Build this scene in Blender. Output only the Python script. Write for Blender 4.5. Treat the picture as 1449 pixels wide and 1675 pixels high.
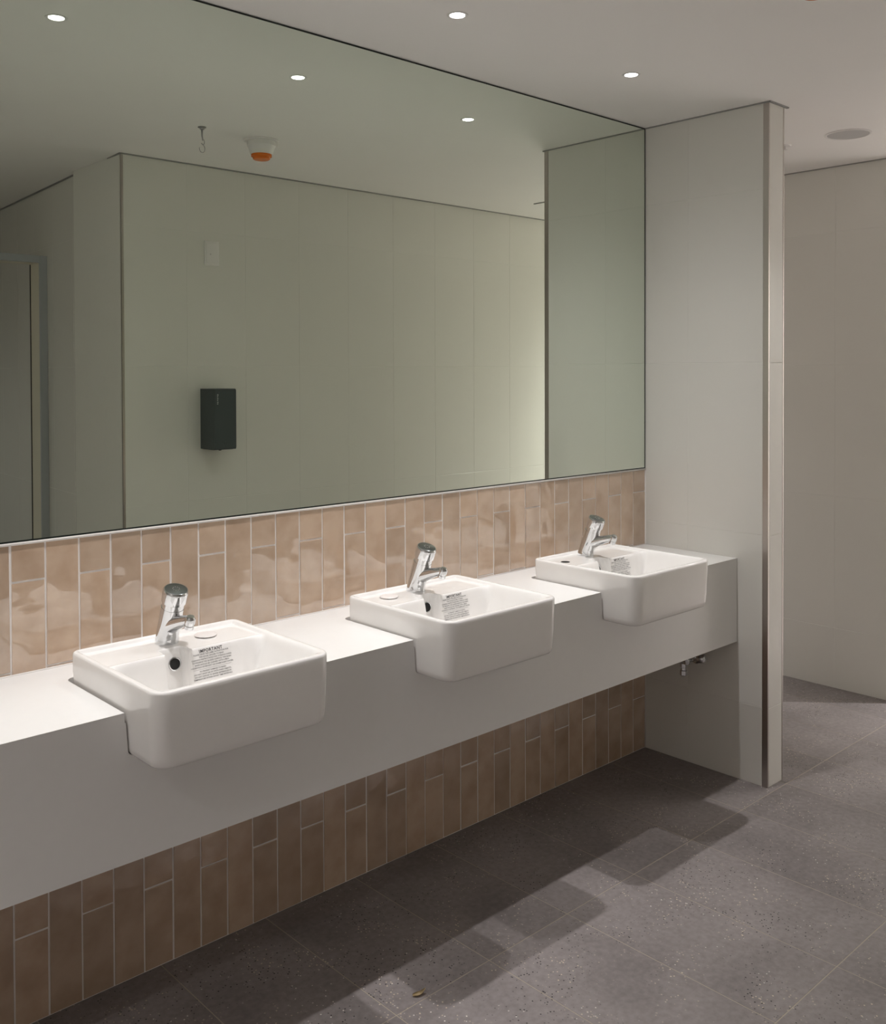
import bpy, bmesh, math, random
from mathutils import Vector, Matrix
random.seed(7)
for o in list(bpy.data.objects):
    bpy.data.objects.remove(o, do_unlink=True)
scene = bpy.context.scene
col = scene.collection

# ---------------------------------------------------------------- camera
W_PX, F_PX, CX, CY = 1449.0, 1588.74, 724.5, 634.52
cam_d = bpy.data.cameras.new('camera')
cam_d.sensor_fit = 'HORIZONTAL'
cam_d.sensor_width = 36.0
cam_d.lens = 36.0 * F_PX / W_PX
cam_d.shift_y = -(837.5 - CY) / W_PX
cam_d.clip_start = 0.02
cam = bpy.data.objects.new('camera', cam_d)
col.objects.link(cam)
r = Vector((0.730895, -0.682483, -0.003104))
u = Vector((0.013258, 0.009651, 0.999866))
f = Vector((0.682361, 0.730838, -0.016102))
M = Matrix((r, u, -f)).transposed().to_4x4()
M.translation = (0.0, -2.2014, 1.4545)
cam.matrix_world = M
scene.camera = cam

# ---------------------------------------------------------------- world, exposure
world = bpy.data.worlds.new('world')
scene.world = world
world.use_nodes = True
world.node_tree.nodes['Background'].inputs[0].default_value = (0.02, 0.02, 0.02, 1)
world.node_tree.nodes['Background'].inputs[1].default_value = 0.0
vs = scene.view_settings
vs.view_transform = 'Standard'
vs.look = 'None'
vs.exposure = 0.68
vs.gamma = 1.0
vs.use_curve_mapping = False
scene.cycles.max_bounces = 20
scene.cycles.diffuse_bounces = 14
scene.cycles.glossy_bounces = 8

# lamp settings (the lamps themselves are built inside the downlight builder)
LAMP_COL = (1.0, 0.968, 0.962)
LAMP_W = 40.0
LAMPS = [  # x, y, relative power, beam spread (deg), label
    (1.009, -0.362, 1.0, 31, 'small round ceiling downlight over the basin whose cap sits right of its tap'),
    (1.771, -0.364, 1.0, 31, 'small round ceiling downlight over the middle basin of the vanity'),
    (2.526, -0.366, 1.0, 31, 'small round ceiling downlight over the basin beside the partition wall'),
    (0.252, -0.364, 0.8, 31, 'small round ceiling downlight over the bare stretch of counter'),
    (5.27, -1.46, 16.0, 27, 'small round ceiling downlight in the passage beyond the far wall'),
    (-0.88, -1.55, 2.9, 34, 'added unseen fill lamp close to the plain end wall'),  # invented lamp: its bounce off the end wall raises the ambient light
    (3.75, 0.80, 2.4, 19, 'added unseen fill lamp in the space behind the partition'),  # no known fitting here, added so bounced light brightens the far wall
    (0.95, -3.60, 1.2, 31, 'added unseen fill lamp in the dim area past the door frame'),  # out of view, put in to lighten the area behind the frame
]

# ---------------------------------------------------------------- dimensions
HC = 2.387            # ceiling
X1 = 3.1202           # partition face
YS = -0.511           # partition end
TS = 0.1055           # partition thickness
ZM = 1.083            # mirror bottom
ZC = 0.7895           # counter top
YC = -0.393           # counter front
ZB = 0.491            # fascia bottom
YO = -1.744           # opposite wall
XO = 1.821            # its free corner
X2, Y2 = 4.339, -0.48  # far wall face and its free edge
YD = -2.747           # doorway wall
XD = 1.889
XL = -1.2             # left wall
XR = 6.2              # right end of passage
BX = [1.043, 1.7955, 2.548]   # basin centres

# ---------------------------------------------------------------- materials
def new_mat(name):
    m = bpy.data.materials.new(name)
    m.use_nodes = True
    nt = m.node_tree
    b = nt.nodes['Principled BSDF']
    return m, nt, b

def plain(name, colr, rough=0.5, metal=0.0, spec=0.5, coat=0.0, noise=0.0, nscale=40.0, bump=0.0):
    m, nt, b = new_mat(name)
    b.inputs['Base Color'].default_value = (*colr, 1)
    b.inputs['Roughness'].default_value = rough
    b.inputs['Metallic'].default_value = metal
    b.inputs['Specular IOR Level'].default_value = spec
    b.inputs['Coat Weight'].default_value = coat
    tc = nt.nodes.new('ShaderNodeTexCoord')
    n = nt.nodes.new('ShaderNodeTexNoise')
    n.inputs['Scale'].default_value = nscale
    n.inputs['Detail'].default_value = 3
    nt.links.new(tc.outputs['Object'], n.inputs['Vector'])
    mx = nt.nodes.new('ShaderNodeMix'); mx.data_type = 'RGBA'
    a = max(noise, 0.015)
    mx.inputs['A'].default_value = (*[c * (1 - a) for c in colr], 1)
    mx.inputs['B'].default_value = (*[min(1, c * (1 + a)) for c in colr], 1)
    nt.links.new(n.outputs['Fac'], mx.inputs['Factor'])
    nt.links.new(mx.outputs['Result'], b.inputs['Base Color'])
    if bump > 0:
        bp = nt.nodes.new('ShaderNodeBump')
        bp.inputs['Strength'].default_value = bump
        bp.inputs['Distance'].default_value = 0.002
        nt.links.new(n.outputs['Fac'], bp.inputs['Height'])
        nt.links.new(bp.outputs['Normal'], b.inputs['Normal'])
    return m

MAT = {}
MAT['ceiling'] = plain('ceiling_paint', (0.88, 0.860, 0.845), 0.55, noise=0.02, nscale=3)
MAT['plaster'] = plain('wall_paint', (0.80, 0.785, 0.76), 0.6, noise=0.02, nscale=3)
MAT['walltile'] = plain('wall_tile_satin', (0.735, 0.725, 0.685), 0.26, spec=0.45, noise=0.02, nscale=2)
MAT['walljoint'] = plain('wall_joint', (0.74, 0.73, 0.69), 0.8)
MAT['ceramic'] = plain('white_ceramic', (0.86, 0.845, 0.83), 0.06, spec=0.5, coat=0.3)
MAT['counter'] = plain('white_solid_surface', (0.79, 0.785, 0.775), 0.32, noise=0.01)
MAT['silicone'] = plain('white_silicone', (0.72, 0.69, 0.66), 0.5)
MAT['grout'] = plain('white_grout', (0.80, 0.76, 0.73), 0.85, noise=0.05)
MAT['chrome'] = plain('chrome', (0.70, 0.71, 0.72), 0.04, metal=1.0)
MAT['chrome_cap'] = plain('grey_cap_top', (0.30, 0.32, 0.33), 0.18, metal=1.0)
MAT['steel'] = plain('brushed_steel', (0.50, 0.46, 0.43), 0.30, metal=1.0)
MAT['black'] = plain('black_void', (0.008, 0.008, 0.008), 0.6)
MAT['gap'] = plain('shadow_line_trim', (0.30, 0.30, 0.29), 0.6)
MAT['mirror_edge'] = plain('mirror_edge_glass', (0.010, 0.016, 0.013), 0.25)
MAT['white_plastic'] = plain('white_plastic', (0.78, 0.76, 0.75), 0.35)
MAT['cap_plastic'] = plain('white_cap_plastic', (0.74, 0.70, 0.68), 0.4)
MAT['grey_grille'] = plain('grey_grille', (0.50, 0.49, 0.485), 0.6)
MAT['dispenser'] = plain('slate_plastic', (0.052, 0.066, 0.070), 0.35)
MAT['logo'] = plain('pale_print', (0.36, 0.38, 0.37), 0.4)
MAT['orange'] = plain('orange_lens', (0.75, 0.17, 0.01), 0.25)
MAT['ink'] = plain('black_ink', (0.02, 0.02, 0.022), 0.5)
MAT['film'] = plain('clear_white_film', (0.83, 0.815, 0.80), 0.25)
MAT['frame'] = plain('grey_blue_door_frame', (0.46, 0.485, 0.51), 0.4)
MAT['jamb'] = plain('beige_jamb', (0.74, 0.70, 0.59), 0.5)
MAT['leaf'] = plain('dry_leaf', (0.62, 0.50, 0.30), 0.7, noise=0.25, nscale=200)
MAT['zinc'] = plain('dull_zinc', (0.42, 0.42, 0.42), 0.35, metal=0.9)

# mirror
m, nt, b = new_mat('mirror_silver')
b.inputs['Base Color'].default_value = (0.80, 0.865, 0.775, 1)
b.inputs['Metallic'].default_value = 1.0
b.inputs['Roughness'].default_value = 0.0
MAT['mirror'] = m

# downlight lens (gives off light)
m, nt, b = new_mat('lamp_lens')
b.inputs['Base Color'].default_value = (0.9, 0.9, 0.9, 1)
b.inputs['Emission Color'].default_value = (1, 0.985, 0.96, 1)
b.inputs['Emission Strength'].default_value = 9.0
try:
    m.cycles.emission_sampling = 'NONE'
except Exception:
    pass
MAT['lens'] = m

# handmade glazed blush tile
m, nt, b = new_mat('blush_glazed_tile')
oi = nt.nodes.new('ShaderNodeObjectInfo')
tc = nt.nodes.new('ShaderNodeTexCoord')
add = nt.nodes.new('ShaderNodeVectorMath'); add.operation = 'ADD'
sc = nt.nodes.new('ShaderNodeVectorMath'); sc.operation = 'SCALE'
sc.inputs[0].default_value = (31.7, 17.3, 47.1)
nt.links.new(oi.outputs['Random'], sc.inputs['Scale'])
nt.links.new(tc.outputs['Object'], add.inputs[0])
nt.links.new(sc.outputs[0], add.inputs[1])
n1 = nt.nodes.new('ShaderNodeTexNoise'); n1.inputs['Scale'].default_value = 14; n1.inputs['Detail'].default_value = 4
n2 = nt.nodes.new('ShaderNodeTexNoise'); n2.inputs['Scale'].default_value = 55; n2.inputs['Detail'].default_value = 2
nt.links.new(add.outputs[0], n1.inputs['Vector']); nt.links.new(add.outputs[0], n2.inputs['Vector'])
cr = nt.nodes.new('ShaderNodeValToRGB')
cr.color_ramp.elements[0].position = 0.30; cr.color_ramp.elements[0].color = (0.475, 0.335, 0.232, 1)
cr.color_ramp.elements[1].position = 0.62; cr.color_ramp.elements[1].color = (0.570, 0.425, 0.312, 1)
nt.links.new(n1.outputs['Fac'], cr.inputs['Fac'])
hsv = nt.nodes.new('ShaderNodeHueSaturation')
mr = nt.nodes.new('ShaderNodeMapRange'); mr.inputs['To Min'].default_value = 0.88; mr.inputs['To Max'].default_value = 1.10
nt.links.new(oi.outputs['Random'], mr.inputs['Value'])
nt.links.new(mr.outputs['Result'], hsv.inputs['Value'])
nt.links.new(cr.outputs['Color'], hsv.inputs['Color'])
nt.links.new(hsv.outputs['Color'], b.inputs['Base Color'])
b.inputs['Roughness'].default_value = 0.09
b.inputs['Specular IOR Level'].default_value = 0.9
b.inputs['Coat Weight'].default_value = 1.0
b.inputs['Coat Roughness'].default_value = 0.02
b.inputs['Coat IOR'].default_value = 1.75
bp = nt.nodes.new('ShaderNodeBump'); bp.inputs['Strength'].default_value = 0.9; bp.inputs['Distance'].default_value = 0.0065
n3 = nt.nodes.new('ShaderNodeTexNoise'); n3.inputs['Scale'].default_value = 10; n3.inputs['Detail'].default_value = 1.0
nt.links.new(add.outputs[0], n3.inputs['Vector'])
nt.links.new(n3.outputs['Fac'], bp.inputs['Height'])
bp2 = nt.nodes.new('ShaderNodeBump'); bp2.inputs['Strength'].default_value = 0.10; bp2.inputs['Distance'].default_value = 0.001
nt.links.new(n2.outputs['Fac'], bp2.inputs['Height'])
nt.links.new(bp.outputs['Normal'], bp2.inputs['Normal'])
nt.links.new(bp2.outputs['Normal'], b.inputs['Normal'])
nt.links.new(bp2.outputs['Normal'], b.inputs['Coat Normal'])
MAT['blush'] = m

# floor tile: grey porcelain with fine stone chips
def floor_mat(name, chips=True):
    m, nt, b = new_mat(name)
    geo = nt.nodes.new('ShaderNodeNewGeometry')
    oi = nt.nodes.new('ShaderNodeObjectInfo')
    def noise(s, d=3):
        n = nt.nodes.new('ShaderNodeTexNoise'); n.inputs['Scale'].default_value = s; n.inputs['Detail'].default_value = d
        nt.links.new(geo.outputs['Position'], n.inputs['Vector']); return n
    big = noise(3.2, 4); mid = noise(60, 3); patch = noise(5.5, 2)
    cr = nt.nodes.new('ShaderNodeValToRGB')
    cr.color_ramp.elements[0].position = 0.32; cr.color_ramp.elements[0].color = (0.205, 0.184, 0.181, 1)
    cr.color_ramp.elements[1].position = 0.68; cr.color_ramp.elements[1].color = (0.290, 0.262, 0.260, 1)
    nt.links.new(big.outputs['Fac'], cr.inputs['Fac'])
    mx = nt.nodes.new('ShaderNodeMix'); mx.data_type = 'RGBA'; mx.blend_type = 'MULTIPLY'
    mx.inputs['Factor'].default_value = 0.5
    g = nt.nodes.new('ShaderNodeMapRange'); g.inputs['From Min'].default_value = 0.3; g.inputs['From Max'].default_value = 0.7
    g.inputs['To Min'].default_value = 0.75; g.inputs['To Max'].default_value = 1.2
    nt.links.new(mid.outputs['Fac'], g.inputs['Value'])
    nt.links.new(cr.outputs['Color'], mx.inputs['A']); nt.links.new(g.outputs['Result'], mx.inputs['B'])
    cur = mx.outputs['Result']
    # stone chips: small voronoi cells kept only inside drifting patches
    for (s, thr, colr, off, lo) in ((125, 0.26, (0.60, 0.51, 0.40), 0.0, 0.53), (135, 0.26, (0.025, 0.023, 0.023), 7.0, 0.53), (85, 0.16, (0.75, 0.70, 0.66), 13.0, 0.53)):
        va = nt.nodes.new('ShaderNodeVectorMath'); va.operation = 'ADD'; va.inputs[1].default_value = (off, off, off)
        nt.links.new(geo.outputs['Position'], va.inputs[0])
        v = nt.nodes.new('ShaderNodeTexVoronoi'); v.inputs['Scale'].default_value = s
        nt.links.new(va.outputs[0], v.inputs['Vector'])
        lt = nt.nodes.new('ShaderNodeMath'); lt.operation = 'LESS_THAN'; lt.inputs[1].default_value = thr
        nt.links.new(v.outputs['Distance'], lt.inputs[0])
        sep = nt.nodes.new('ShaderNodeSeparateColor'); nt.links.new(v.outputs['Color'], sep.inputs[0])
        gt = nt.nodes.new('ShaderNodeMath'); gt.operation = 'GREATER_THAN'; gt.inputs[1].default_value = 0.74
        nt.links.new(sep.outputs[0], gt.inputs[0])
        pn = nt.nodes.new('ShaderNodeTexNoise'); pn.inputs['Scale'].default_value = 6.5; pn.inputs['Detail'].default_value = 1.5
        nt.links.new(va.outputs[0], pn.inputs['Vector'])
        pr = nt.nodes.new('ShaderNodeMapRange'); pr.inputs['From Min'].default_value = lo - 0.06; pr.inputs['From Max'].default_value = lo + 0.10
        nt.links.new(pn.outputs['Fac'], pr.inputs['Value'])
        m1 = nt.nodes.new('ShaderNodeMath'); m1.operation = 'MULTIPLY'
        nt.links.new(lt.outputs[0], m1.inputs[0]); nt.links.new(gt.outputs[0], m1.inputs[1])
        m2 = nt.nodes.new('ShaderNodeMath'); m2.operation = 'MULTIPLY'
        nt.links.new(m1.outputs[0], m2.inputs[0]); nt.links.new(pr.outputs['Result'], m2.inputs[1])
        mm = nt.nodes.new('ShaderNodeMix'); mm.data_type = 'RGBA'
        nt.links.new(m2.outputs[0], mm.inputs['Factor']); nt.links.new(cur, mm.inputs['A'])
        mm.inputs['B'].default_value = (*colr, 1)
        cur = mm.outputs['Result']
    hs = nt.nodes.new('ShaderNodeHueSaturation')
    mr = nt.nodes.new('ShaderNodeMapRange'); mr.inputs['To Min'].default_value = 0.93; mr.inputs['To Max'].default_value = 1.07
    nt.links.new(oi.outputs['Random'], mr.inputs['Value']); nt.links.new(mr.outputs['Result'], hs.inputs['Value'])
    nt.links.new(cur, hs.inputs['Color'])
    nt.links.new(hs.outputs['Color'], b.inputs['Base Color'])
    b.inputs['Roughness'].default_value = 0.62
    b.inputs['Specular IOR Level'].default_value = 0.25
    bp = nt.nodes.new('ShaderNodeBump'); bp.inputs['Strength'].default_value = 0.25; bp.inputs['Distance'].default_value = 0.001
    nt.links.new(mid.outputs['Fac'], bp.inputs['Height']); nt.links.new(bp.outputs['Normal'], b.inputs['Normal'])
    return m
MAT['floor'] = floor_mat('grey_stone_tile')
MAT['floorjoint'] = plain('tan_floor_grout', (0.40, 0.35, 0.285), 0.9, noise=0.1)

# ---------------------------------------------------------------- helpers
def link(o, parent=None):
    col.objects.link(o)
    if parent is not None:
        o.parent = parent
    return o

def obj_from_bm(name, bm, mat, parent=None, smooth=False, loc=(0, 0, 0), angle=None):
    bmesh.ops.recalc_face_normals(bm, faces=bm.faces)
    me = bpy.data.meshes.new(name)
    bm.to_mesh(me); bm.free()
    me.materials.append(MAT[mat])
    if smooth or angle:
        me.polygons.foreach_set('use_smooth', [True] * len(me.polygons))
    if angle:
        try:
            me.set_sharp_from_angle(angle=math.radians(angle))
        except Exception:
            pass
    o = bpy.data.objects.new(name, me)
    o.location = loc
    return link(o, parent)

def bm_box(bm, lo, hi, bevel=0.0, seg=1):
    x0, y0, z0 = lo; x1, y1, z1 = hi
    v = [bm.verts.new(p) for p in ((x0, y0, z0), (x1, y0, z0), (x1, y1, z0), (x0, y1, z0), (x0, y0, z1), (x1, y0, z1), (x1, y1, z1), (x0, y1, z1))]
    fs = [bm.faces.new([v[i] for i in q]) for q in ((3, 2, 1, 0), (4, 5, 6, 7), (0, 1, 5, 4), (1, 2, 6, 5), (2, 3, 7, 6), (3, 0, 4, 7))]
    if bevel > 0:
        es = set(e for fc in fs for e in fc.edges)
        bmesh.ops.bevel(bm, geom=list(es), offset=bevel, segments=seg, profile=0.5, affect='EDGES')

def box(name, lo, hi, mat, parent=None, bevel=0.0, seg=1, angle=None):
    bm = bmesh.new(); bm_box(bm, lo, hi, bevel, seg)
    return obj_from_bm(name, bm, mat, parent, angle=angle)

def bm_lathe(bm, prof, n=32, T=None):
    """prof: list of (radius, z); closed with caps when the radius is 0"""
    rings = []
    for (rr, z) in prof:
        if rr <= 1e-6:
            rings.append([bm.verts.new((0, 0, z))])
        else:
            rings.append([bm.verts.new((rr * math.cos(2 * math.pi * i / n), rr * math.sin(2 * math.pi * i / n), z)) for i in range(n)])
    for a, b2 in zip(rings, rings[1:]):
        for i in range(n):
            j = (i + 1) % n
            if len(a) == 1 and len(b2) == 1: continue
            if len(a) == 1: bm.faces.new((a[0], b2[i], b2[j]))
            elif len(b2) == 1: bm.faces.new((a[i], a[j], b2[0]))
            else: bm.faces.new((a[i], a[j], b2[j], b2[i]))
    if T is not None:
        vs_ = [v for rg in rings for v in rg]
        bmesh.ops.transform(bm, matrix=T, verts=vs_)

def lathe(name, prof, mat, parent=None, n=32, T=None, angle=35):
    bm = bmesh.new(); bm_lathe(bm, prof, n, T)
    return obj_from_bm(name, bm, mat, parent, angle=angle)

def bm_tube(bm, pts, radii, n=16, cap=True, flat=1.0):
    """a swept tube through pts; flat squeezes the section along its second axis"""
    pts = [Vector(p) for p in pts]
    rings = []
    up = Vector((1, 0, 0))
    for i, p in enumerate(pts):
        d = (pts[min(i + 1, len(pts) - 1)] - pts[max(i - 1, 0)]).normalized()
        a = up - d * up.dot(d)
        if a.length < 1e-4:
            a = Vector((0, 1, 0)) - d * d.y
        a.normalize(); bb = d.cross(a)
        rr = radii[i] if isinstance(radii, (list, tuple)) else radii
        rings.append([bm.verts.new(p + a * (rr * math.cos(2 * math.pi * k / n)) + bb * (rr * flat * math.sin(2 * math.pi * k / n))) for k in range(n)])
    for a, b2 in zip(rings, rings[1:]):
        for k in range(n):
            j = (k + 1) % n
            bm.faces.new((a[k], a[j], b2[j], b2[k]))
    if cap:
        bm.faces.new(rings[0][::-1]); bm.faces.new(rings[-1])

def bm_extrude_poly(bm, pts2, place, depth_vec):
    """pts2: outline; place(p)->3D; extruded along depth_vec"""
    d = Vector(depth_vec)
    a = [bm.verts.new(place(p)) for p in pts2]
    b2 = [bm.verts.new(Vector(place(p)) + d) for p in pts2]
    bm.faces.new(a); bm.faces.new(b2[::-1])
    n = len(pts2)
    for i in range(n):
        j = (i + 1) % n
        bm.faces.new((a[i], b2[i], b2[j], a[j]))

def empty(name, loc, label, cat, group=None, rz=0.0):
    o = bpy.data.objects.new(name, None)
    o.empty_display_size = 0.05
    o.location = loc
    o.rotation_euler = (0, 0, rz)
    link(o)
    return tag(o, label, cat, group)

def tag(o, label, cat, group=None):
    o['label'] = label; o['category'] = cat
    if group: o['group'] = group
    return o

def struct(o, label=None):
    o['kind'] = 'structure'
    if label: o['label'] = label
    return o

def copy_tree(o, parent=None):
    c = o.copy(); col.objects.link(c)
    if parent is not None:
        c.parent = parent
        c.matrix_parent_inverse = o.matrix_parent_inverse
    for ch in list(o.children):
        copy_tree(ch, c)
    return c

TILE_MESH = {}
def tile_obj(name, w, h, t, mat, parent, T, bevel=0.0008, seg=1):
    """a bevelled slab: w along local X, h along local Y, its face at local z=0, thickness t behind"""
    key = (round(w, 4), round(h, 4), t, mat, bevel)
    me = TILE_MESH.get(key)
    if me is None:
        bm = bmesh.new()
        bm_box(bm, (-w / 2, -h / 2, -t), (w / 2, h / 2, 0), bevel, seg)
        bmesh.ops.recalc_face_normals(bm, faces=bm.faces)
        me = bpy.data.meshes.new(name)
        bm.to_mesh(me); bm.free()
        me.materials.append(MAT[mat])
        TILE_MESH[key] = me
    o = bpy.data.objects.new(name, me)
    o.matrix_world = T
    return link(o, parent)

def tile_wall(parent, origin, udir, ndir, ucuts, zcuts, gap=0.0012):
    """wall tiles between the cut lines of one plane"""
    U = Vector(udir).normalized(); N = Vector(ndir).normalized(); Z = Vector((0, 0, 1)); O = Vector(origin)
    Rm = Matrix((U, Z, U.cross(Z))).transposed()
    if U.cross(Z).dot(N) < 0:
        Rm = Matrix((-U, Z, (-U).cross(Z))).transposed()
    for a, b2 in zip(ucuts, ucuts[1:]):
        for z0, z1 in zip(zcuts, zcuts[1:]):
            T = Rm.to_4x4()
            T.translation = O + U * ((a + b2) / 2) + Z * ((z0 + z1) / 2)
            tile_obj('wall_tile', abs(b2 - a) - gap, z1 - z0 - gap, 0.004, 'walltile', parent, T)

def cuts(a, b2, first, step):
    out = [a]
    x = first
    while x < b2 - 0.02:
        if x > a + 0.02: out.append(x)
        x += step
    out.append(b2)
    return out

ZCUT = [0.0, 0.277, 0.882, 1.485, 2.089, HC]

# ---------------------------------------------------------------- structure
fl = struct(box('floor', (XL - 0.1, -4.7, -0.10), (XR + 0.1, 1.1, -0.0004), 'floorjoint'), 'dark grey stone-look floor tiles with fine pale chips')
ycuts = [1.0, 0.663, 0.063, -0.537, -1.137, -1.737, -2.337, -2.86]
x0 = 1.404 - 0.3 * 8
nx = int((XR - x0) / 0.3) + 1
for i in range(nx):
    xa = x0 + 0.3 * i
    xb = xa + 0.3
    for ya, yb in zip(ycuts, ycuts[1:]):
        if ya > 0.07 and xb < 3.2: continue
        T = Matrix.Translation(((xa + xb) / 2, (ya + yb) / 2, 0.0))
        tile_obj('floor_tile', 0.3 - 0.0026, ya - yb - 0.0026, 0.006, 'floor', fl, T, bevel=0.0003)
T = Matrix.Translation((1.0, -3.78, 0.0))
tile_obj('floor_tile', 2.4, 1.8, 0.006, 'floor', fl, T, bevel=0.0006)

ce = struct(box('ceiling', (XL - 0.1, -4.7, HC), (XR + 0.1, 1.1, HC + 0.1), 'ceiling'), 'plain pale plasterboard ceiling')

# mirror-side wall with its blush tiles
wb = struct(box('wall_back', (XL - 0.1, 0.0018, 0.0), (X1 + TS, 0.12, HC), 'grout'), 'wall behind the vanity clad in upright glossy blush tiles')
PITCH = (X1 - 0.7555) / 31.0
k0 = -22
for k in range(k0, 31):
    xa = 0.7555 + PITCH * k
    xb = xa + PITCH
    zc_ = [0.0, 0.2015, 0.5985, 0.994, ZM - 0.004] if k % 2 == 0 else [0.0, 0.4000, 0.7955, ZM - 0.004]
    for za, zb_ in zip(zc_, zc_[1:]):
        w = PITCH - 0.0042 + random.uniform(-0.0006, 0.0006)
        w = round(w / 0.0004) * 0.0004
        h = zb_ - za - 0.0042
        T = Matrix.Translation(((xa + xb) / 2 + random.uniform(-.0003, .0003), random.uniform(-0.0002, 0.0003), (za + zb_) / 2))
        T = T @ Matrix.Rotation(math.radians(90), 4, 'X') @ Matrix.Rotation(math.radians(random.uniform(-.35, .35)), 4, 'X') @ Matrix.Rotation(math.radians(random.uniform(-.5, .5)), 4, 'Y')
        tile_obj('tile', w, h, 0.007, 'blush', wb, T, bevel=0.0014, seg=2)
# bead of silicone under the mirror, and the one along the counter
bm = bmesh.new(); bm_tube(bm, [(XL, -0.0005, ZM - 0.0035), (X1, -0.0005, ZM - 0.0035)], 0.0036, n=8)
obj_from_bm('silicone_bead', bm, 'silicone', wb, smooth=True)
bm = bmesh.new(); bm_tube(bm, [(X1 - 0.0005, -0.0005, 0), (X1 - 0.0005, -0.0005, ZM)], 0.0028, n=8)
obj_from_bm('silicone_bead', bm, 'silicone', wb, smooth=True)

# partition
wp = struct(box('wall_partition', (X1 + 0.0007, YS + 0.0007, 0.0), (X1 + TS - 0.0007, 0.004, HC), 'walljoint'), 'short tiled partition wall at the end of the vanity')
tile_wall(wp, (X1, 0, 0), (0, -1, 0), (-1, 0, 0), [0.0, 0.19, 0.4905], ZCUT)
tile_wall(wp, (X1, YS, 0), (1, 0, 0), (0, -1, 0), [0.0065, TS - 0.005], ZCUT)
tile_wall(wp, (X1 + TS, 0, 0), (0, -1, 0), (1, 0, 0), [0.0, 0.19, 0.505], ZCUT)
bm = bmesh.new()
bm_extrude_poly(bm, [(X1 - 0.0008, YS + 0.0205), (X1 - 0.0008, YS - 0.0008), (X1 + 0.0060, YS - 0.0008), (X1 + 0.0060, YS + 0.003), (X1 + 0.003, YS + 0.003), (X1 + 0.003, YS + 0.0205)], lambda p: (p[0], p[1], 0.0), (0, 0, HC - 0.006))
obj_from_bm('corner_trim', bm, 'steel', wp)['label'] = 'brushed steel corner strip'
xe = X1 + TS
bm = bmesh.new()
bm_extrude_poly(bm, [(xe - 0.0045, YS - 0.0008), (xe + 0.0008, YS - 0.0008), (xe + 0.0008, YS + 0.006), (xe - 0.002, YS + 0.006), (xe - 0.002, YS + 0.002), (xe - 0.0045, YS + 0.002)], lambda p: (p[0], p[1], 0.0), (0, 0, HC - 0.006))
obj_from_bm('corner_trim', bm, 'steel', wp)['label'] = 'brushed steel corner strip'

# far wall block
wf = struct(box('wall_far', (X2 + 0.0007, Y2, 0.0), (XR + 0.1, 1.1, HC), 'walljoint'), 'tiled wall past the partition')
tile_wall(wf, (X2, Y2, 0), (0, 1, 0), (-1, 0, 0), cuts(0, 1.48, 0.3, 0.3), ZCUT)
# opposite wall
wo = struct(box('wall_opposite', (XO + 0.0007, YO - 0.5, 0.0), (XR + 0.1, YO - 0.0007, HC), 'walljoint'), 'pale tiled wall facing the vanity')
tile_wall(wo, (0, YO, 0), (1, 0, 0), (0, 1, 0), cuts(XO + 0.010, XR, 2.123, 0.3), ZCUT)
# angled wall
YE = -4.55
XE = XO + (XD - XO) * (YE - YO) / (YD - YO)
av = Vector((XE - XO, YE - YO, 0)); al = av.length; au = av.normalized(); an = Vector((au.y, -au.x, 0))
if an.x > 0: an = -an
bm = bmesh.new()
q = [Vector((XO, YO, 0)) - an * 0.0007, Vector((XE, YE, 0)) - an * 0.0007, Vector((XE + 0.4, YE, 0)), Vector((XO + 0.4, YO - 0.002, 0))]
bm_extrude_poly(bm, q, lambda p: p, (0, 0, HC))
wa = struct(obj_from_bm('wall_angled', bm, 'walljoint'), 'tiled return wall leading back past the door frame')
tile_wall(wa, (XO, YO, 0), tuple(au), tuple(an), cuts(0.010, al, 0.31, 0.3), ZCUT)
bm = bmesh.new()
bm_extrude_poly(bm, [(XO - 0.0014, YO + 0.0008), (XO + 0.009, YO + 0.0008), (XO + 0.009, YO - 0.002), (XO + 0.0012, YO - 0.010), (XO - 0.0008, YO - 0.010)], lambda p: (p[0], p[1], 0.0), (0, 0, HC - 0.006))
obj_from_bm('corner_trim', bm, 'steel', wo)['label'] = 'brushed steel corner strip'
# low screen with an open door frame; the ceiling runs on above it
DX0, DX1, DZ = 0.96, 1.850, 2.009
struct(box('wall_screen', (XL, YD - 0.118, 0), (DX0 - 0.036, YD, DZ + 0.036), 'plaster'), 'low screen wall beside the open door frame')
d1 = struct(box('door_1', (DX1, YD - 0.118, 0), (XD - 0.001, YD - 0.004, DZ + 0.036), 'jamb'), 'open door frame of grey-blue metal')
box('jamb', (DX0 - 0.036, YD - 0.118, 0), (DX0, YD - 0.004, DZ + 0.036), 'jamb', d1)
box('head', (DX0, YD - 0.118, DZ), (DX1, YD - 0.004, DZ + 0.036), 'jamb', d1)
box('architrave', (DX1, YD - 0.004, 0), (XD - 0.001, YD + 0.008, DZ + 0.036), 'frame', d1, bevel=0.001)
box('architrave', (DX0 - 0.036, YD - 0.004, 0), (DX0, YD + 0.008, DZ + 0.036), 'frame', d1, bevel=0.001)
box('architrave', (DX0, YD - 0.004, DZ), (DX1, YD + 0.008, DZ + 0.036), 'frame', d1, bevel=0.001)
box('stop_bead', (DX1 - 0.003, YD - 0.1185, 0), (DX1 + 0.002, YD - 0.112, DZ), 'black', d1)
struct(box('wall_rear', (XL - 0.1, -4.7, 0.0), (2.25, -4.55, HC), 'plaster'), 'plain rear wall past the door frame')
struct(box('wall_left', (XL - 0.1, -4.6, 0.0), (XL, 0.1, HC), 'plaster'), 'plain wall closing the vanity end of the room')
struct(box('wall_right', (XR, -2.3, 0.0), (XR + 0.1, Y2 + 0.05, HC), 'plaster'), 'plain wall at the end of the passage')
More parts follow.
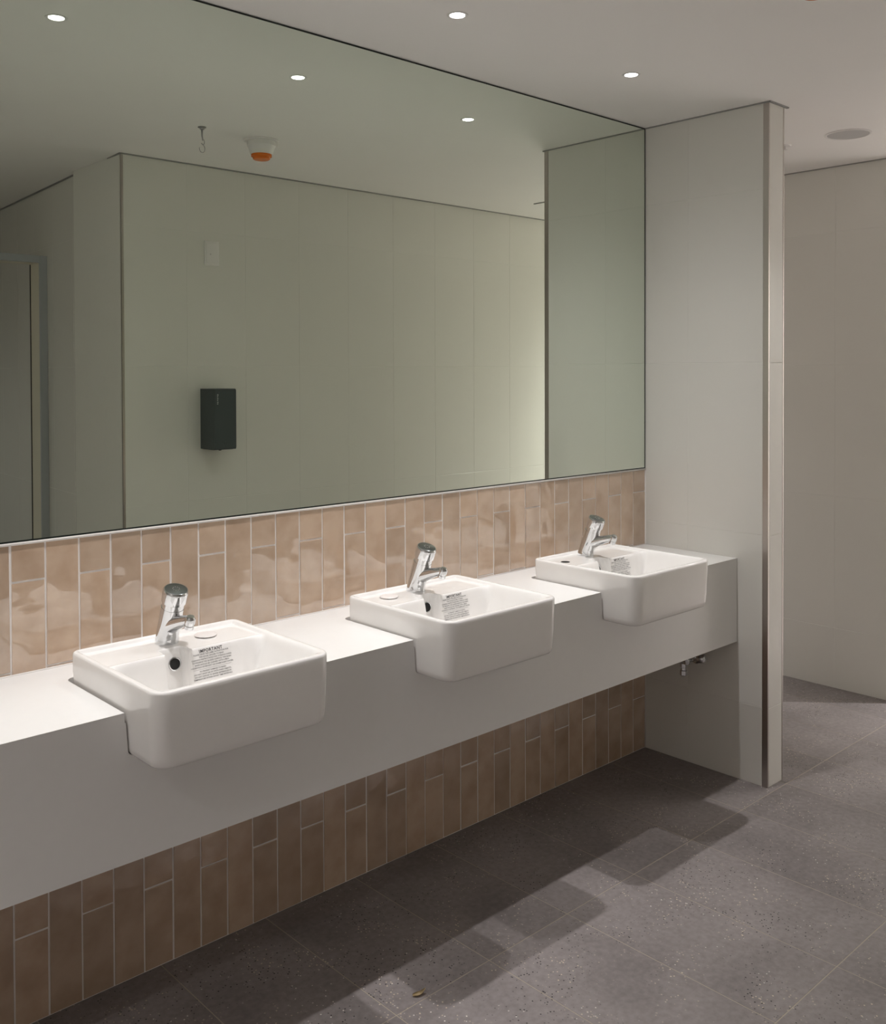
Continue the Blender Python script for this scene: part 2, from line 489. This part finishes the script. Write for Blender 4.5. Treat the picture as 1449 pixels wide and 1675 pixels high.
struct(box('wall_corridor', (X1 + TS - 0.01, 1.0, 0.0), (X2 + 0.1, 1.1, HC), 'plaster'), 'plain wall closing the space behind the partition')
struct(box('wall_behind', (X1, 0.1, 0.0), (X1 + TS, 1.05, HC), 'plaster'), 'plain wall behind the vanity wall')

# shadow-line trims where walls meet the ceiling
def trim_line(n, lo, hi):
    return struct(box('trim_%d' % n, lo, hi, 'gap'))
trim_line(1, (X1 - 0.004, YS - 0.008, HC - 0.0045), (X1 + 0.001, 0.0, HC + 0.001))
trim_line(2, (X1 + 0.001, YS - 0.008, HC - 0.0045), (X1 + TS + 0.022, YS + 0.001, HC + 0.001))
trim_line(3, (XO - 0.006, YO - 0.0005, HC - 0.0045), (XR, YO + 0.009, HC + 0.001))
trim_line(4, (X2 - 0.006, Y2 - 0.01, HC - 0.0045), (X2 + 0.001, 1.0, HC + 0.001))
bm = bmesh.new()
A = Vector((XO, YO + 0.004, 0)); B = Vector((XE, YE, 0))
bm_extrude_poly(bm, [A + an * 0.009, B + an * 0.009, B, A], lambda p: (p.x, p.y, HC - 0.0045), (0, 0, 0.0055))
struct(obj_from_bm('trim_5', bm, 'gap'))
struct(box('trim_6', (4.05, -1.40, HC - 0.004), (4.062, -1.20, HC + 0.001), 'gap'))

# ---------------------------------------------------------------- mirror
mr_ = empty('mirror', (1.0, 0, ZM), 'large frameless mirror filling the wall from blush tiles to ceiling', 'mirror')
mx0, mx1, mz0, mz1 = XL - 1.0 + 0.005, X1 - 1.0 - 0.0015, 0.0, HC - ZM - 0.001
box('glass', (mx0, -0.0012, mz0), (mx1, 0.004, mz1), 'mirror', mr_)
bm = bmesh.new()
ew = 0.0034
bm_box(bm, (mx0, -0.0018, mz0), (mx1, -0.0011, mz0 + ew))
bm_box(bm, (mx0, -0.0018, mz1 - 0.0045), (mx1, -0.0011, mz1))
bm_box(bm, (mx1 - 0.0045, -0.0018, mz0 + ew), (mx1, -0.0011, mz1 - 0.0045))
obj_from_bm('polished_edge', bm, 'mirror_edge', mr_)['label'] = 'dark polished glass edge'

# ---------------------------------------------------------------- vanity counter
HWB = 0.2045          # basin half width
YR, YF = -0.112, -0.517   # basin rear and front
vc = empty('vanity_counter', (1.0, 0, ZB), 'long white wall-hung vanity counter with three basin cut-outs', 'counter')
def notch_pts_top():
    pts = [(XL + 0.002, -0.004), (XL + 0.002, YC)]
    for cx in BX:
        a, b2, yr, rr = cx - HWB - 0.0055, cx + HWB + 0.0035, YR + 0.012, 0.022
        pts += [(a, YC)]
        for t in range(0, 7):
            an_ = math.pi - t * math.pi / 12
            pts.append((a + rr + rr * math.cos(an_), yr - rr + rr * math.sin(an_)))
        for t in range(0, 7):
            an_ = math.pi / 2 - t * math.pi / 12
            pts.append((b2 - rr + rr * math.cos(an_), yr - rr + rr * math.sin(an_)))
        pts += [(b2, YC)]
    pts += [(X1 - 0.001, YC), (X1 - 0.001, -0.004)]
    return pts
bm = bmesh.new()
bm_extrude_poly(bm, notch_pts_top(), lambda p: (p[0] - 1.0, p[1], ZC - ZB), (0, 0, -0.02))
obj_from_bm('worktop', bm, 'counter', vc)
pts = [(XL + 0.002, ZC - 0.02), (XL + 0.002, ZB), (X1 - 0.001, ZB), (X1 - 0.001, ZC - 0.02)]
ZN = 0.7025
for cx in reversed(BX):
    a, b2, rr = cx - HWB - 0.0030, cx + HWB + 0.0015, 0.012
    pts.append((b2, ZC - 0.02))
    pts += [(b2 - 0.004, ZN + rr)] + [(b2 - 0.004 - rr + rr * math.cos(-t * math.pi / 8), ZN + rr + rr * math.sin(-t * math.pi / 8)) for t in range(1, 5)]
    pts += [(a + 0.004 + rr + rr * math.cos(-math.pi / 2 - t * math.pi / 8), ZN + rr + rr * math.sin(-math.pi / 2 - t * math.pi / 8)) for t in range(0, 5)]
    pts.append((a, ZC - 0.02))
bm = bmesh.new()
bm_extrude_poly(bm, pts, lambda p: (p[0] - 1.0, YC, p[1] - ZB), (0, 0.02, 0))
obj_from_bm('fascia', bm, 'counter', vc)
bm = bmesh.new(); bm_tube(bm, [(XL + 0.002, -0.0022, ZC), (X1 - 0.001, -0.0022, ZC)], 0.0030, n=8)
obj_from_bm('silicone_bead', bm, 'silicone', wb, smooth=True)

# ---------------------------------------------------------------- basin
ZRIM = 0.063        # above counter
ZDECK = 0.0545
ZBOT = -0.0895
ZFLOOR = -0.058
XT = -0.005         # tap axis, relative to the basin centre
def sstep(t):
    t = max(0.0, min(1.0, t)); return t * t * (3 - 2 * t)
def corner_r(sy): return 0.036 if sy < 0 else 0.022
YMID = (YR + YF) / 2; HLB = (YR - YF) / 2
def inside_dist(x, y):
    """distance to the outline of the basin, positive inside"""
    yy = y - YMID
    rr = corner_r(yy)
    qx = abs(x) - (HWB - rr); qy = abs(yy) - (HLB - rr)
    return -(min(max(qx, qy), 0.0) + math.hypot(max(qx, 0), max(qy, 0)) - rr)
YB = -0.258
XC = -0.018         # recess under the tap
def basin_z(x, y):
    d = inside_dist(x, y)
    re_ = 0.006
    edge = 0.0
    if d < re_:
        t = re_ - max(d, 0.0)
        edge = re_ - math.sqrt(max(re_ * re_ - t * t, 0.0))
    # rear ledge set a little below the rim
    ledge = sstep((d - 0.010) / 0.010)
    top = ZRIM - (ZRIM - ZDECK) * ledge * sstep((y + 0.300) / 0.05)
    # recess around the tap
    rc = sstep((x + 0.056) / 0.009) * (1.0 - sstep((x - 0.000) / 0.008))
    yb = YB + 0.042 * rc
    p = sstep((yb - y) / 0.030 * 0.92 + 0.02) * sstep((HWB - 0.011 - abs(x)) / 0.062 * 1.0) * sstep((y - (YF + 0.012)) / 0.05)
    floor_ = ZFLOOR - 0.012 * (1 - min(1, math.hypot(x, (y + 0.38)) / 0.14))
    return top - edge + (floor_ - top) * p
def dense(a, b2, spots, coarse, fine):
    out = [a]
    while out[-1] < b2 - 1e-6:
        x = out[-1]
        st = coarse
        for (lo, hi) in spots:
            if lo <= x < hi: st = fine
            elif x < lo: st = min(st, max(lo - x, fine))
        out.append(min(b2, x + st))
    if out[-1] - out[-2] < fine * 0.4: out.pop(-2)
    return out
gx = dense(-HWB, HWB, [(-HWB, -HWB + 0.022), (-0.060, 0.012), (HWB - 0.022, HWB)], 0.006, 0.0020)
gy = dense(YF, YR, [(YF, YF + 0.020), (YB - 0.034, YB + 0.046), (YR - 0.024, YR)], 0.006, 0.0018)
def basin_mesh():
    bm = bmesh.new()
    def remap(x, y):
        yy = y - YMID
        rr = corner_r(yy)
        cx, cy = HWB - rr, HLB - rr
        ax, ay = abs(x) - cx, abs(yy) - cy
        if ax > 0 and ay > 0:
            uu, vv = ax / rr, ay / rr
            ax = rr * uu * math.sqrt(1 - vv * vv / 2); ay = rr * vv * math.sqrt(1 - uu * uu / 2)
            return math.copysign(cx + ax, x), YMID + math.copysign(cy + ay, yy)
        return x, y
    grid = []
    for y in gy:
        row = []
        for x in gx:
            X, Y = remap(x, y)
            row.append(bm.verts.new((X, Y, basin_z(X, Y))))
        grid.append(row)
    ny, nx_ = len(gy), len(gx)
    for j in range(ny - 1):
        for i in range(nx_ - 1):
            bm.faces.new((grid[j][i], grid[j][i + 1], grid[j + 1][i + 1], grid[j + 1][i]))
    loop = [grid[0][i] for i in range(nx_)] + [grid[j][-1] for j in range(1, ny)] + [grid[-1][i] for i in range(nx_ - 2, -1, -1)] + [grid[j][0] for j in range(ny - 2, 0, -1)]
    prev = loop
    base = [(v.co.x, v.co.y) for v in loop]
    prof = [(0.02, 0.0003), (-0.035, 0.0022), (-0.070, 0.0040), (-0.0800, 0.0056), (-0.0862, 0.0092), (ZBOT, 0.016), (ZBOT, 0.06)]
    for (z, ins) in prof:
        ring = []
        for (x, y) in base:
            sx = (HWB - ins) / HWB; sy = (HLB - ins) / HLB
            ring.append(bm.verts.new((x * sx, YMID + (y - YMID) * sy, z)))
        n = len(ring)
        for i in range(n):
            j = (i + 1) % n
            bm.faces.new((prev[i], prev[j], ring[j], ring[i]))
        prev = ring
    bm.faces.new(prev[::-1])
    return bm

LINES1 = ['PLEASE LEAVE THIS LABEL IN POSITION FOR', 'THE HOUSE HOLDER TO READ', 'CLEANING INSTRUCTIONS FOR VITREOUS CHINA', 'TO PRESERVE THE GLAZED SURFACE, THIS BASIN', 'BASIN SHOULD BE CLEANED WITH A MILD', 'HOUSEHOLD DETERGENT OR WARM SOAPY WATER.']
LINES2 = ['TO PREVENT DAMAGE TO BASIN', 'DO NOT DROP OR HIT WITH HARD OBJECTS,', 'DO NOT EXPOSE TO SEVERE DIFFERENCES IN', 'TEMPERATURE WITHIN SHORT TIME INTERVALS.']
def text_mesh(body, size, bold=0.0, spacing=1.0):
    cu = bpy.data.curves.new('print', 'FONT')
    cu.body = body; cu.size = size; cu.align_x = 'CENTER'; cu.align_y = 'CENTER'
    cu.offset = bold; cu.space_character = spacing; cu.resolution_u = 2
    o = bpy.data.objects.new('print', cu); col.objects.link(o)
    dg = bpy.context.evaluated_depsgraph_get()
    me = bpy.data.meshes.new_from_object(o.evaluated_get(dg))
    bpy.data.objects.remove(o, do_unlink=True)
    return me

# sticker on the rear bowl wall: plane through two sampled heights
def wall_y_at(z):
    """y where the rear bowl wall has height z (relative to the counter), beside the recess"""
    lo, hi = YB - 0.030, YB + 0.004
    for _ in range(40):
        mid = (lo + hi) / 2
        if basin_z(0.06, mid) < z: lo = mid
        else: hi = mid
    return (lo + hi) / 2

def make_basin(cx, label):
    root = empty('basin', (cx, 0, ZC), label, 'basin', 'white basins set into the vanity counter')
    return root
SHARED = {}
def fill_basin(root, cap_x, cap_state, stick_off):
    if 'body' not in SHARED:
        o = obj_from_bm('bowl', basin_mesh(), 'ceramic', root, smooth=True)
        SHARED['body'] = o.data
    else:
        link(bpy.data.objects.new('bowl', SHARED['body']), root)
    # overflow ring and hole in the recess
    zo = 0.0205
    yo = -0.2150
    for _ in range(60):
        if basin_z(XC, yo) > zo: yo -= 0.0003
        else: break
    tilt = math.radians(78)
    T = Matrix.Translation((-0.0165, yo - 0.0015, zo)) @ Matrix.Rotation(tilt, 4, 'X')
    lathe('overflow_ring', [(0.0118, -0.004), (0.0120, 0.0012), (0.0130, 0.0022), (0.0150, 0.0016), (0.0158, -0.004)], 'chrome', root, n=28, T=T)['label'] = 'chrome overflow ring'
    lathe('overflow_hole', [(0.0, 0.0004), (0.0121, 0.0004), (0.0121, -0.003), (0.0, -0.003)], 'black', root, n=24, T=T)['label'] = 'dark overflow opening'
    # waste at the bottom of the bowl
    zf = basin_z(0.0, -0.38)
    T = Matrix.Translation((0.0, -0.38, zf))
    lathe('waste', [(0.0, 0.0025), (0.020, 0.002), (0.024, 0.001), (0.031, 0.0016), (0.033, -0.004)], 'chrome', root, n=32, T=T)['label'] = 'chrome bowl waste'
    # sticker
    zt, zb_ = 0.0520, -0.019
    yt, yb = wall_y_at(zt), wall_y_at(zb_)
    xs0, xs1 = 0.004 + stick_off, 0.103 + stick_off
    e = 0.0011
    n = 10
    bm = bmesh.new()
    rows = []
    for k in range(n + 1):
        z = zb_ + (zt - zb_) * k / n
        y = wall_y_at(z) - e
        rows.append([bm.verts.new((x, y, z)) for x in (xs0, xs1)] + [bm.verts.new((x, y + 0.0003, z)) for x in (xs1, xs0)])
    for a, b2 in zip(rows, rows[1:]):
        for i in range(4):
            j = (i + 1) % 4
            bm.faces.new((a[i], a[j], b2[j], b2[i]))
    bm.faces.new(rows[0][::-1]); bm.faces.new(rows[-1])
    st = obj_from_bm('sticker', bm, 'film', root)
    st['label'] = 'care label with black print'
    # print follows the wall
    xc = (xs0 + xs1) / 2 - 0.0015
    def put(me, zc):
        me2 = me.copy()
        for v in me2.vertices:
            z = zc + v.co.y
            v.co = (xc + v.co.x, wall_y_at(min(max(z, zb_), zt)) - e - 0.0004, z)
        return me2
    zz = 0.0470
    heads = [(text_mesh('IMPORTANT', 0.0095, 0.00018, 1.12), zz)]
    z = zz - 0.0062
    for t in LINES1:
        heads.append((text_mesh(t, 0.0044, 0.00003), z)); z -= 0.0053
    z -= 0.0025
    rule_z = z + 0.0032
    z -= 0.0015
    for t in LINES2:
        heads.append((text_mesh(t, 0.0044, 0.00003), z)); z -= 0.0053
    bm = bmesh.new()
    for me, zc in heads:
        m2 = put(me, zc); bm.from_mesh(m2); bpy.data.meshes.remove(m2)
    yy = wall_y_at(rule_z) - e - 0.0004
    bm.faces.new([bm.verts.new(p) for p in ((xs0 + 0.002, yy, rule_z - 0.0002), (xs1 - 0.004, yy, rule_z - 0.0002), (xs1 - 0.004, yy, rule_z + 0.0002), (xs0 + 0.002, yy, rule_z + 0.0002))])
    me = bpy.data.meshes.new('print'); bm.to_mesh(me); bm.free()
    me.materials.append(MAT['ink'])
    link(bpy.data.objects.new('print', me), st)
    # cap of the spare hole on the ledge
    if cap_state == 'cap':
        T = Matrix.Translation((cap_x, -0.182, ZDECK + 0.0005))
        lathe('hole_cap', [(0.0, 0.0062), (0.018, 0.0058), (0.0235, 0.0046), (0.0255, 0.0026), (0.0245, 0.0012), (0.019, 0.0), (0.0, 0.0)], 'cap_plastic', root, n=36, T=T)['label'] = 'round white cap over the spare hole'
    else:
        T = Matrix.Translation((cap_x, -0.195, ZDECK + 0.0003))
        lathe('spare_hole', [(0.0, 0.0003), (0.0145, 0.0003), (0.0150, -0.002), (0.0, -0.002)], 'black', root, n=32, T=T)['label'] = 'dark open spare hole'

# ---------------------------------------------------------------- tap
def build_tap(root):
    base = Vector((0, 0, 0))
    ax = Vector((0, -0.37, 1.0)).normalized()      # leaning towards the user
    # body: flared foot rising into a leaning barrel
    bm = bmesh.new()
    prof = [(0.000, 0.0270, 0.000), (0.003, 0.0275, 0.000), (0.010, 0.0262, 0.000), (0.022, 0.0252, -0.0040), (0.038, 0.0252, -0.0105), (0.055, 0.0252, -0.0170), (0.072, 0.0252, -0.0230), (0.086, 0.0250, -0.0280)]
    n = 32; rings = []
    for (z, rr, yo) in prof:
        lean = min(1.0, z / 0.05)
        rings.append([bm.verts.new((rr * math.cos(2 * math.pi * k / n), yo + rr * math.sin(2 * math.pi * k / n), z + lean * 0.33 * rr * math.sin(2 * math.pi * k / n))) for k in range(n)])
    for a, b2 in zip(rings, rings[1:]):
        for k in range(n):
            j = (k + 1) % n
            bm.faces.new((a[k], a[j], b2[j], b2[k]))
    bm.faces.new(rings[0][::-1]); bm.faces.new(rings[-1])
    obj_from_bm('body', bm, 'chrome', root, angle=50)
    # spout
    bm = bmesh.new()
    P0 = Vector((0, -0.004, 0.038)); P1 = Vector((0, -0.042, 0.0520)); P2 = Vector((0, -0.075, 0.0625)); P3 = Vector((0, -0.103, 0.0700)); P4 = Vector((0, -0.114, 0.0715))
    bm_tube(bm, [P0, P1, P2, P3, P4], [0.0240, 0.0180, 0.0138, 0.0118, 0.0080], n=24, flat=0.95)
    sp = obj_from_bm('spout', bm, 'chrome', root, angle=60)
    T = Matrix.Translation((0, -0.110, 0.0765)) @ Matrix.Rotation(math.radians(20), 4, 'X')
    lathe('aerator', [(0.0, 0.004), (0.0075, 0.0035), (0.0105, 0.000), (0.0115, -0.005), (0.0115, -0.0135), (0.0102, -0.0145), (0.0102, -0.017), (0.0112, -0.018), (0.0112, -0.0255), (0.0098, -0.0265), (0.0, -0.0255)], 'chrome', sp, n=28, T=T)
    # push button
    q = Vector((0, 0, 1)).rotation_difference(ax).to_matrix().to_4x4()
    T = Matrix.Translation((0, -0.0300, 0.089)) @ q
    pb = lathe('push_button', [(0.0, -0.012), (0.0240, -0.012), (0.0246, 0.0), (0.0246, 0.011), (0.0272, 0.0115), (0.0278, 0.0130), (0.0284, 0.037), (0.0278, 0.0405), (0.0258, 0.0428), (0.0, 0.0428)], 'chrome', root, n=40, T=T)
    lathe('button_plate', [(0.0, 0.0436), (0.0225, 0.0436), (0.0248, 0.0428), (0.0248, 0.040), (0.0, 0.040)], 'chrome_cap', pb, n=36, T=T)['label'] = 'grey top disc with a ring of dots'
    bm = bmesh.new()
    for k in range(9):
        a = 2 * math.pi * k / 9
        bm_lathe(bm, [(0.0, 0.0452), (0.0013, 0.0447), (0.0016, 0.0432)], 8, T @ Matrix.Translation((0.0075 * math.cos(a), 0.0075 * math.sin(a), 0)))
    obj_from_bm('dot_ring', bm, 'chrome', pb, smooth=True)

LAB_B = ['white ceramic basin with its round cap right of the tap', 'white ceramic basin with its round cap left of the tap', 'white ceramic basin with an open spare hole, beside the partition wall']
LAB_T = ['chrome push tap on the basin with its cap right of the tap', 'chrome push tap on the middle basin, cap left of it', 'chrome push tap on the basin beside the partition wall']
tap0 = None
for i, cx in enumerate(BX):
    b_ = make_basin(cx, LAB_B[i])
    fill_basin(b_, [0.086, -0.113, -0.140][i], ['cap', 'cap', 'hole'][i], [0.0, 0.0, 0.0][i])
    loc = (cx + XT, -0.170, ZC + ZDECK - 0.0005)
    if tap0 is None:
        tap0 = empty('tap', loc, LAB_T[i], 'tap', 'chrome push taps')
        build_tap(tap0)
    else:
        t_ = copy_tree(tap0); t_.location = loc; t_['label'] = LAB_T[i]
        t_.rotation_euler = (0, 0, math.radians([0, 2, 5][i]))

# ---------------------------------------------------------------- downlights
def downlight(x, y, w, spread, label):
    root = empty('downlight', (x, y, HC), label, 'ceiling light', 'recessed ceiling downlights')
    lathe('trim_ring', [(0.0195, 0.004), (0.0195, -0.0005), (0.0215, -0.0020), (0.0275, -0.0015), (0.0285, 0.001)], 'white_plastic', root, n=36)
    lathe('lens', [(0.0, -0.0012), (0.0192, -0.0010), (0.0195, 0.003), (0.0, 0.003)], 'lens', root, n=32)['label'] = 'glowing lens'
    ld = bpy.data.lights.new('lamp', 'SPOT')
    ld.energy = LAMP_W * w
    ld.color = LAMP_COL
    ld.spot_size = math.radians(176)
    ld.spot_blend = 0.05
    ld.shadow_soft_size = 0.013
    try:
        ld.cycles.use_multiple_importance_sampling = False
    except Exception:
        pass
    # reflector lamp: soft bell-shaped beam around straight down
    ld.use_nodes = True
    t = ld.node_tree
    em = t.nodes.get('Emission') or t.nodes.new('ShaderNodeEmission')
    em.inputs['Color'].default_value = (1, 1, 1, 1)
    g = t.nodes.new('ShaderNodeNewGeometry')
    sx = t.nodes.new('ShaderNodeSeparateXYZ'); t.links.new(g.outputs['Incoming'], sx.inputs[0])
    def mth(op, a, b2=None):
        n = t.nodes.new('ShaderNodeMath'); n.operation = op
        t.links.new(a, n.inputs[0])
        if b2 is not None:
            if isinstance(b2, float): n.inputs[1].default_value = b2
            else: t.links.new(b2, n.inputs[1])
        return n.outputs[0]
    th = mth('ARCCOSINE', mth('ABSOLUTE', sx.outputs['Z']))
    th = mth('DIVIDE', th, math.radians(spread))
    e2 = mth('MULTIPLY', mth('MULTIPLY', th, th), -1.0)
    t.links.new(mth('EXPONENT', e2), em.inputs['Strength'])
    out = t.nodes.get('Light Output') or t.nodes.new('ShaderNodeOutputLight')
    t.links.new(em.outputs[0], out.inputs[0])
    lo = bpy.data.objects.new('lamp', ld)
    lo.location = (0, 0, -0.0035)
    link(lo, root)
for (x, y, w, spread, lab) in LAMPS:
    downlight(x, y, w, spread, lab)

# ---------------------------------------------------------------- ceiling fittings
sp = empty('ceiling_speaker', (3.785, -0.487, HC), 'round flush ceiling speaker with grey grille beyond the partition', 'speaker')
lathe('rim', [(0.078, 0.001), (0.078, -0.003), (0.080, -0.0045), (0.0855, -0.004), (0.0865, 0.001)], 'white_plastic', sp, n=48)
lathe('grille', [(0.0, -0.0030), (0.05, -0.0030), (0.078, -0.0022), (0.078, 0.001), (0.0, 0.001)], 'grey_grille', sp, n=48)
spk = empty('sprinkler_head', (3.785, -0.222, HC), 'small white sprinkler head on the ceiling behind the partition', 'sprinkler')
lathe('escutcheon', [(0.0, -0.004), (0.022, -0.004), (0.028, 0.001)], 'white_plastic', spk, n=28)
lathe('deflector', [(0.0, -0.020), (0.012, -0.020), (0.013, -0.017), (0.004, -0.015), (0.004, -0.003)], 'white_plastic', spk, n=24)

be = empty('warning_beacon', (2.140, -1.156, HC), 'white ceiling beacon with an orange lens', 'beacon')
lathe('base_plate', [(0.0, 0.001), (0.069, 0.001), (0.070, -0.004), (0.066, -0.007), (0.0, -0.007)], 'white_plastic', be, n=40)
lathe('housing', [(0.0, -0.005), (0.057, -0.005), (0.057, -0.024), (0.053, -0.028), (0.045, -0.054), (0.042, -0.057), (0.0, -0.057)], 'white_plastic', be, n=40)
box('terminal_tab', (0.048, -0.012, -0.016), (0.072, 0.012, -0.004), 'white_plastic', be, bevel=0.002)
lathe('lens', [(0.0, -0.055), (0.041, -0.056), (0.041, -0.066), (0.036, -0.068), (0.034, -0.075), (0.030, -0.078), (0.0, -0.079)], 'orange', be, n=36)['label'] = 'orange lens'

hk = empty('ceiling_hook', (1.858, -1.125, HC), 'small zinc hook hanging from the ceiling beside the orange beacon', 'hook')
lathe('rose', [(0.0, 0.001), (0.0155, 0.001), (0.0160, -0.003), (0.009, -0.005), (0.0085, -0.010), (0.0, -0.010)], 'zinc', hk, n=24)
bm = bmesh.new(); bm_tube(bm, [(0, 0, -0.009), (0, 0, -0.034), (0.003, 0, -0.052)], [0.0036, 0.0030, 0.0016], n=10)
obj_from_bm('shank', bm, 'zinc', hk, smooth=True)
bm = bmesh.new()
s_pts = []
for k in range(26):
    a = math.radians(120 - 270 * k / 25); s_pts.append((0.003 + 0.007 * math.cos(a), 0, -0.056 + 0.010 * math.sin(a)))
for k in range(1, 26):
    a = math.radians(90 - 280 * k / 25); s_pts.append((0.000 + 0.0115 * math.cos(a), 0.0, -0.0815 + 0.015 * math.sin(a)))
bm_tube(bm, s_pts, 0.0013, n=8)
obj_from_bm('s_hook', bm, 'zinc', hk, smooth=True)

# ---------------------------------------------------------------- fittings on the opposite wall
pl = empty('blank_wall_plate', (2.246, YO, 1.940), 'white blank cover plate high on the tiled wall above the dispenser', 'wall plate')
box('plate', (-0.037, -0.001, 0.0), (0.037, 0.007, 0.112), 'white_plastic', pl, bevel=0.0025, seg=2, angle=40)
box('insert', (-0.029, 0.006, 0.010), (0.029, 0.0085, 0.102), 'white_plastic', pl, bevel=0.001)
T = Matrix.Translation((-0.008, 0.0085, 0.052)) @ Matrix.Rotation(math.radians(-90), 4, 'X')
lathe('pilot_dot', [(0.0, 0.0008), (0.003, 0.0008), (0.0034, -0.001)], 'grey_grille', pl, n=14, T=T)

DW, DD, DH = 0.108, 0.127, 0.270
dp = empty('soap_dispenser', (2.186 + DW / 2, YO, 1.114), 'dark slate soap dispenser box on the tiled wall', 'dispenser')
bm = bmesh.new()
bm_extrude_poly(bm, [(0.0, 0.0), (DD - 0.004, 0.0), (DD, 0.010), (DD, DH - 0.006), (DD - 0.006, DH), (0.0, DH)], lambda p: (-DW / 2, p[0] - 0.0005, p[1]), (DW, 0, 0))
obj_from_bm('housing', bm, 'dispenser', dp)
bm = bmesh.new()
bm_box(bm, (-DW / 2 + 0.006, 0.004, -0.002), (DW / 2 - 0.006, DD - 0.02, 0.001))
bm_lathe(bm, [(0.008, 0.0), (0.006, -0.004), (0.0, -0.004)], 16, Matrix.Translation((0, DD * 0.6, -0.003)))
obj_from_bm('nozzle', bm, 'black', dp)
T = Matrix.Translation((0.0, DD, 0.028)) @ Matrix.Rotation(math.radians(-90), 4, 'X')
lathe('lock_ring', [(0.0055, 0.0), (0.0060, 0.0008), (0.0075, 0.0008), (0.0080, -0.001)], 'dispenser', dp, n=20, T=T)
bm = bmesh.new()
for k, (w_, h_) in enumerate([(0.0070, 0.0062), (0.0052, 0.0055), (0.0062, 0.0050), (0.0050, 0.0058), (0.0066, 0.0046), (0.0055, 0.0056)]):
    z0 = DH - 0.030 - k * 0.0078
    bm_box(bm, (-DW / 2 + 0.012, DD - 0.0005, z0), (-DW / 2 + 0.012 + w_, DD + 0.0004, z0 + h_))
obj_from_bm('maker_mark', bm, 'logo', dp)['label'] = 'small pale vertical print'

# ---------------------------------------------------------------- stop valve under the counter
vl = empty('stop_valve', (X1, -0.225, 0.40), 'small chrome stop valve under the counter beside the partition', 'valve')
T = Matrix.Rotation(math.radians(-90), 4, 'Y')
lathe('wall_flange', [(0.0, 0.008), (0.012, 0.008), (0.024, 0.003), (0.026, -0.001)], 'chrome', vl, n=28, T=T)
bm = bmesh.new()
bm_tube(bm, [(-0.004, 0, 0), (-0.06, 0, 0)], 0.009, n=16)
bm_lathe(bm, [(0.0, -0.016), (0.012, -0.014), (0.0155, 0.0), (0.012, 0.014), (0.0, 0.016)], 20, Matrix.Translation((-0.062, 0, 0)))
obj_from_bm('valve_body', bm, 'chrome', vl, angle=40)
bm = bmesh.new()
bm_lathe(bm, [(0.0, -0.058), (0.0125, -0.058), (0.0135, -0.055), (0.0135, -0.040), (0.011, -0.038), (0.011, -0.030), (0.0125, -0.028), (0.0125, -0.014), (0.0, -0.012)], 6, Matrix.Translation((-0.062, 0.012, 0)))
obj_from_bm('union_nut', bm, 'chrome', vl)
bm = bmesh.new()
bm_lathe(bm, [(0.0, 0.030), (0.010, 0.0285), (0.0165, 0.022), (0.0185, 0.010), (0.0175, 0.0), (0.010, -0.005), (0.005, -0.008), (0.005, -0.035), (0.0, -0.035)], 24, Matrix.Translation((-0.050, -0.045, 0.012)) @ Matrix.Rotation(math.radians(70), 4, 'X'))
obj_from_bm('handle', bm, 'chrome', vl, angle=40)
bm = bmesh.new(); bm_tube(bm, [(-0.062, 0.010, 0.005), (-0.062, 0.012, 0.10), (-0.12, 0.02, 0.25)], 0.006, n=12)
obj_from_bm('supply_pipe', bm, 'chrome', vl, smooth=True)

# ---------------------------------------------------------------- dry leaf on the floor
bm = bmesh.new()
n = 14; wv = []
for i in range(n + 1):
    t = i / n
    x = -0.013 + 0.026 * t
    hw = 0.0055 * math.sin(math.pi * min(1, t * 0.92 + 0.06)) + 0.0004
    lift = 0.0012 + 0.008 * max(0, t - 0.55) ** 1.5 * 3
    row = []
    for j in range(5):
        s = (j - 2) / 2
        row.append(bm.verts.new((x, s * hw + 0.004 * t * t, lift + 0.0035 * s * s)))
    wv.append(row)
for a, b2 in zip(wv, wv[1:]):
    for j in range(4):
        bm.faces.new((a[j], b2[j], b2[j + 1], a[j + 1]))
bmesh.ops.solidify(bm, geom=bm.faces[:], thickness=0.0005)
lf = obj_from_bm('dry_leaf', bm, 'leaf', None, smooth=True, loc=(1.487, -0.521, 0.0002))
lf.rotation_euler = (0, 0, math.radians(-30))
lf.scale = (1.2, 1.2, 1.2)
tag(lf, 'tiny curled dry leaf lying on the floor tiles', 'leaf')
